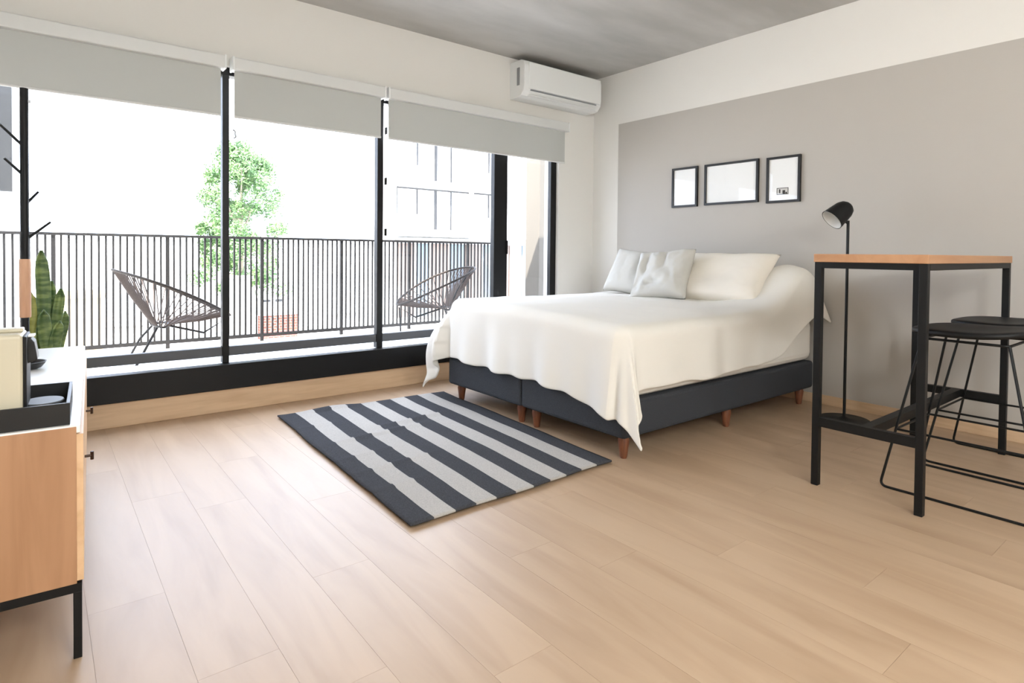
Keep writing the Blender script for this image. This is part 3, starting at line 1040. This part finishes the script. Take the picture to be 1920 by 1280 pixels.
t = empty('beige_shed', (-3.67, 10.5, -3))
tag(t, 'small beige shed seen low through the left railing bars', 'shed')
box('shed_wall', (-0.55, 0, 0), (0.42, 1.6, 3.05), M_beige, t)
box('shed_roof', (-0.6, -0.06, 3.05), (0.47, 1.66, 3.12), M_beige, t)
t = empty('chimney_stack', (-0.70, 10.0, -3))
tag(t, 'tall grey rendered chimney column below the tree', 'chimney')
box('stack', (-0.17, 0, 0), (0.18, 0.5, 3.40), M_greyr, t)
box('stack_cap', (-0.20, -0.03, 3.40), (0.21, 0.53, 3.46), M_greyr, t)
t = empty('brick_wall', (0.08, 10.0, -3))
tag(t, 'low red brick garden wall right of the grey chimney', 'wall')
box('brickwork', (-0.42, 0, 1.6), (0.42, 0.2, 2.55), M_brick, t)
box('footing', (-0.42, 0, 0), (0.42, 0.2, 1.6), M_stucco, t)
box('coping', (-0.43, -0.01, 2.55), (0.43, 0.21, 2.95), M_stucco, t)
for xx in (-0.36, -0.1):
    box('vent', (xx, -0.012, 2.86), (xx + 0.16, -0.01, 2.92), M_dark, t)

# apartment building at the right
FY = 27.0
t = empty('apartment_building', (18, FY, -3))
tag(t, 'white block of flats with wide curtained windows across the street', 'building')
ox = -18.0


def bz(z): return z + 3


wl = MB()
wl.box((11.3 + ox, 0.35, 0), (34 + ox, 2.6, 15))
for zf in (1.96, 4.86, 7.72, 10.6):
    wl.box((11.3 + ox, -0.25, bz(zf)), (34 + ox, 0.35, bz(zf) + 0.42))
for xa, xb in ((11.3, 11.9), (17.05, 17.3), (18.95, 20.0), (20.0, 34.0)):
    wl.box((xa + ox, 0.0, bz(1.96)), (xb + ox, 0.35, 15))
wl.build('wall', M_stucco, t)
for zf in (2.38, 5.28, 8.14):
    zt_ = zf + 2.44
    for x0_, x1_, posts in ((11.9, 17.05, (12.0, 13.35, 14.62, 15.72)), (17.3, 18.95, (17.4, 18.6))):
        wn = box('window', (x0_ + ox, 0.22, bz(zf)), (x1_ + ox, 0.26, bz(zt_)), M_win, t)
        f = MB().box((x0_ + ox, 0.16, bz(zt_) - 0.07), (x1_ + ox, 0.22, bz(zt_)))
        for i, px in enumerate(posts):
            w2 = 0.09 if i == 2 else 0.04
            f.box((px + ox - w2, 0.16, bz(zf) + (0.9 if i < 2 else 0.0)), (px + ox + w2, 0.22, bz(zt_) - 0.07))
        f.build('window_frame', M_wframe, wn)
        if x0_ < 12:
            xa = 15.85
            P = []
            for i in range(15):
                s = i / 14
                for j in range(8):
                    v = j / 7
                    wdt = 0.12 + 1.05 * (1 - v) ** 1.5
                    P.append((xa + ox + s * wdt, 0.12 + 0.03 * math.sin(s * 22), bz(zf) + v * (zt_ - zf - 0.1)))
            cu = MB().grid(P, 15, 8).build('curtain', M_curt, wn, smooth=True)
            sm = cu.modifiers.new('thickness', 'SOLIDIFY')
            sm.thickness = 0.02
# shop front on the ground floor
for i, (xa, xb, mm) in enumerate(((12.2, 13.2, M_shop2), (13.4, 14.2, M_shop), (14.4, 15.6, M_shop2), (15.8, 16.7, M_shop), (16.9, 18.1, M_shop2), (18.3, 19.4, M_shop), (19.6, 20.3, M_shop2), (20.4, 21.3, M_shop2), (21.5, 22.1, M_shop))):
    box('shop_panel', (xa + ox, 0.20, 0.2), (xb + ox, 0.36, 4.55), mm, t)
box('shop_post', (22.15 + ox, 0.0, 0), (22.45 + ox, 0.36, 4.6), M_red, t)
box('canopy', (12.0 + ox, -0.9, 4.72), (17.4 + ox, 0.35, 4.86), M_greyr, t)

# street tree
t = empty('street_tree', (0.25, 14.0, -3.0))
tag(t, 'airy bright green tree behind the balcony railing', 'tree')
MB().tube([(0, 0, 0), (0.05, 0.03, 1.5), (-0.03, 0.0, 3.0), (0.02, 0.0, 4.4), (0.0, 0, 6.4)], [0.13, 0.11, 0.09, 0.06, 0.02], 10).build('trunk', M_bark, t, smooth=True)
rnd = random.Random(3)
for k in range(12):
    a = rnd.uniform(0, 2 * PI)
    z0 = rnd.uniform(2.8, 5.6)
    ln = rnd.uniform(0.6, 1.0)
    MB().tube([(0, 0, z0), (math.cos(a) * ln * 0.5, math.sin(a) * ln * 0.5, z0 + 0.35), (math.cos(a) * ln, math.sin(a) * ln, z0 + 0.9)], [0.035, 0.022, 0.008], 6).build('branch', M_bark, t, smooth=True)
blobs = []
for k in range(120):
    z = rnd.uniform(2.9, 7.05)
    rmax = 1.12 * (1 - max(0, (z - 5.5) / 2.1) ** 1.4)
    a = rnd.uniform(0, 2 * PI)
    rr = rmax * math.sqrt(rnd.random())
    blobs.append((math.cos(a) * rr, math.sin(a) * rr, z, rnd.uniform(0.18, 0.38)))
lv = MB()
for k in range(30000):
    b = blobs[rnd.randrange(len(blobs))]
    d = Vector((rnd.gauss(0, 1), rnd.gauss(0, 1), rnd.gauss(0, 1))).normalized() * b[3] * rnd.random() ** 0.4
    c = Vector(b[:3]) + d
    s = rnd.uniform(0.035, 0.065)
    u = Vector((rnd.gauss(0, 1), rnd.gauss(0, 1), rnd.gauss(0, 1))).normalized()
    v = u.orthogonal().normalized()
    lv.add([c - u * s, c + v * s * 0.45, c + u * s, c - v * s * 0.45], [(0, 1, 2, 3)])
lo = lv.build('foliage', M_tree, t)
lo['kind'] = 'stuff'
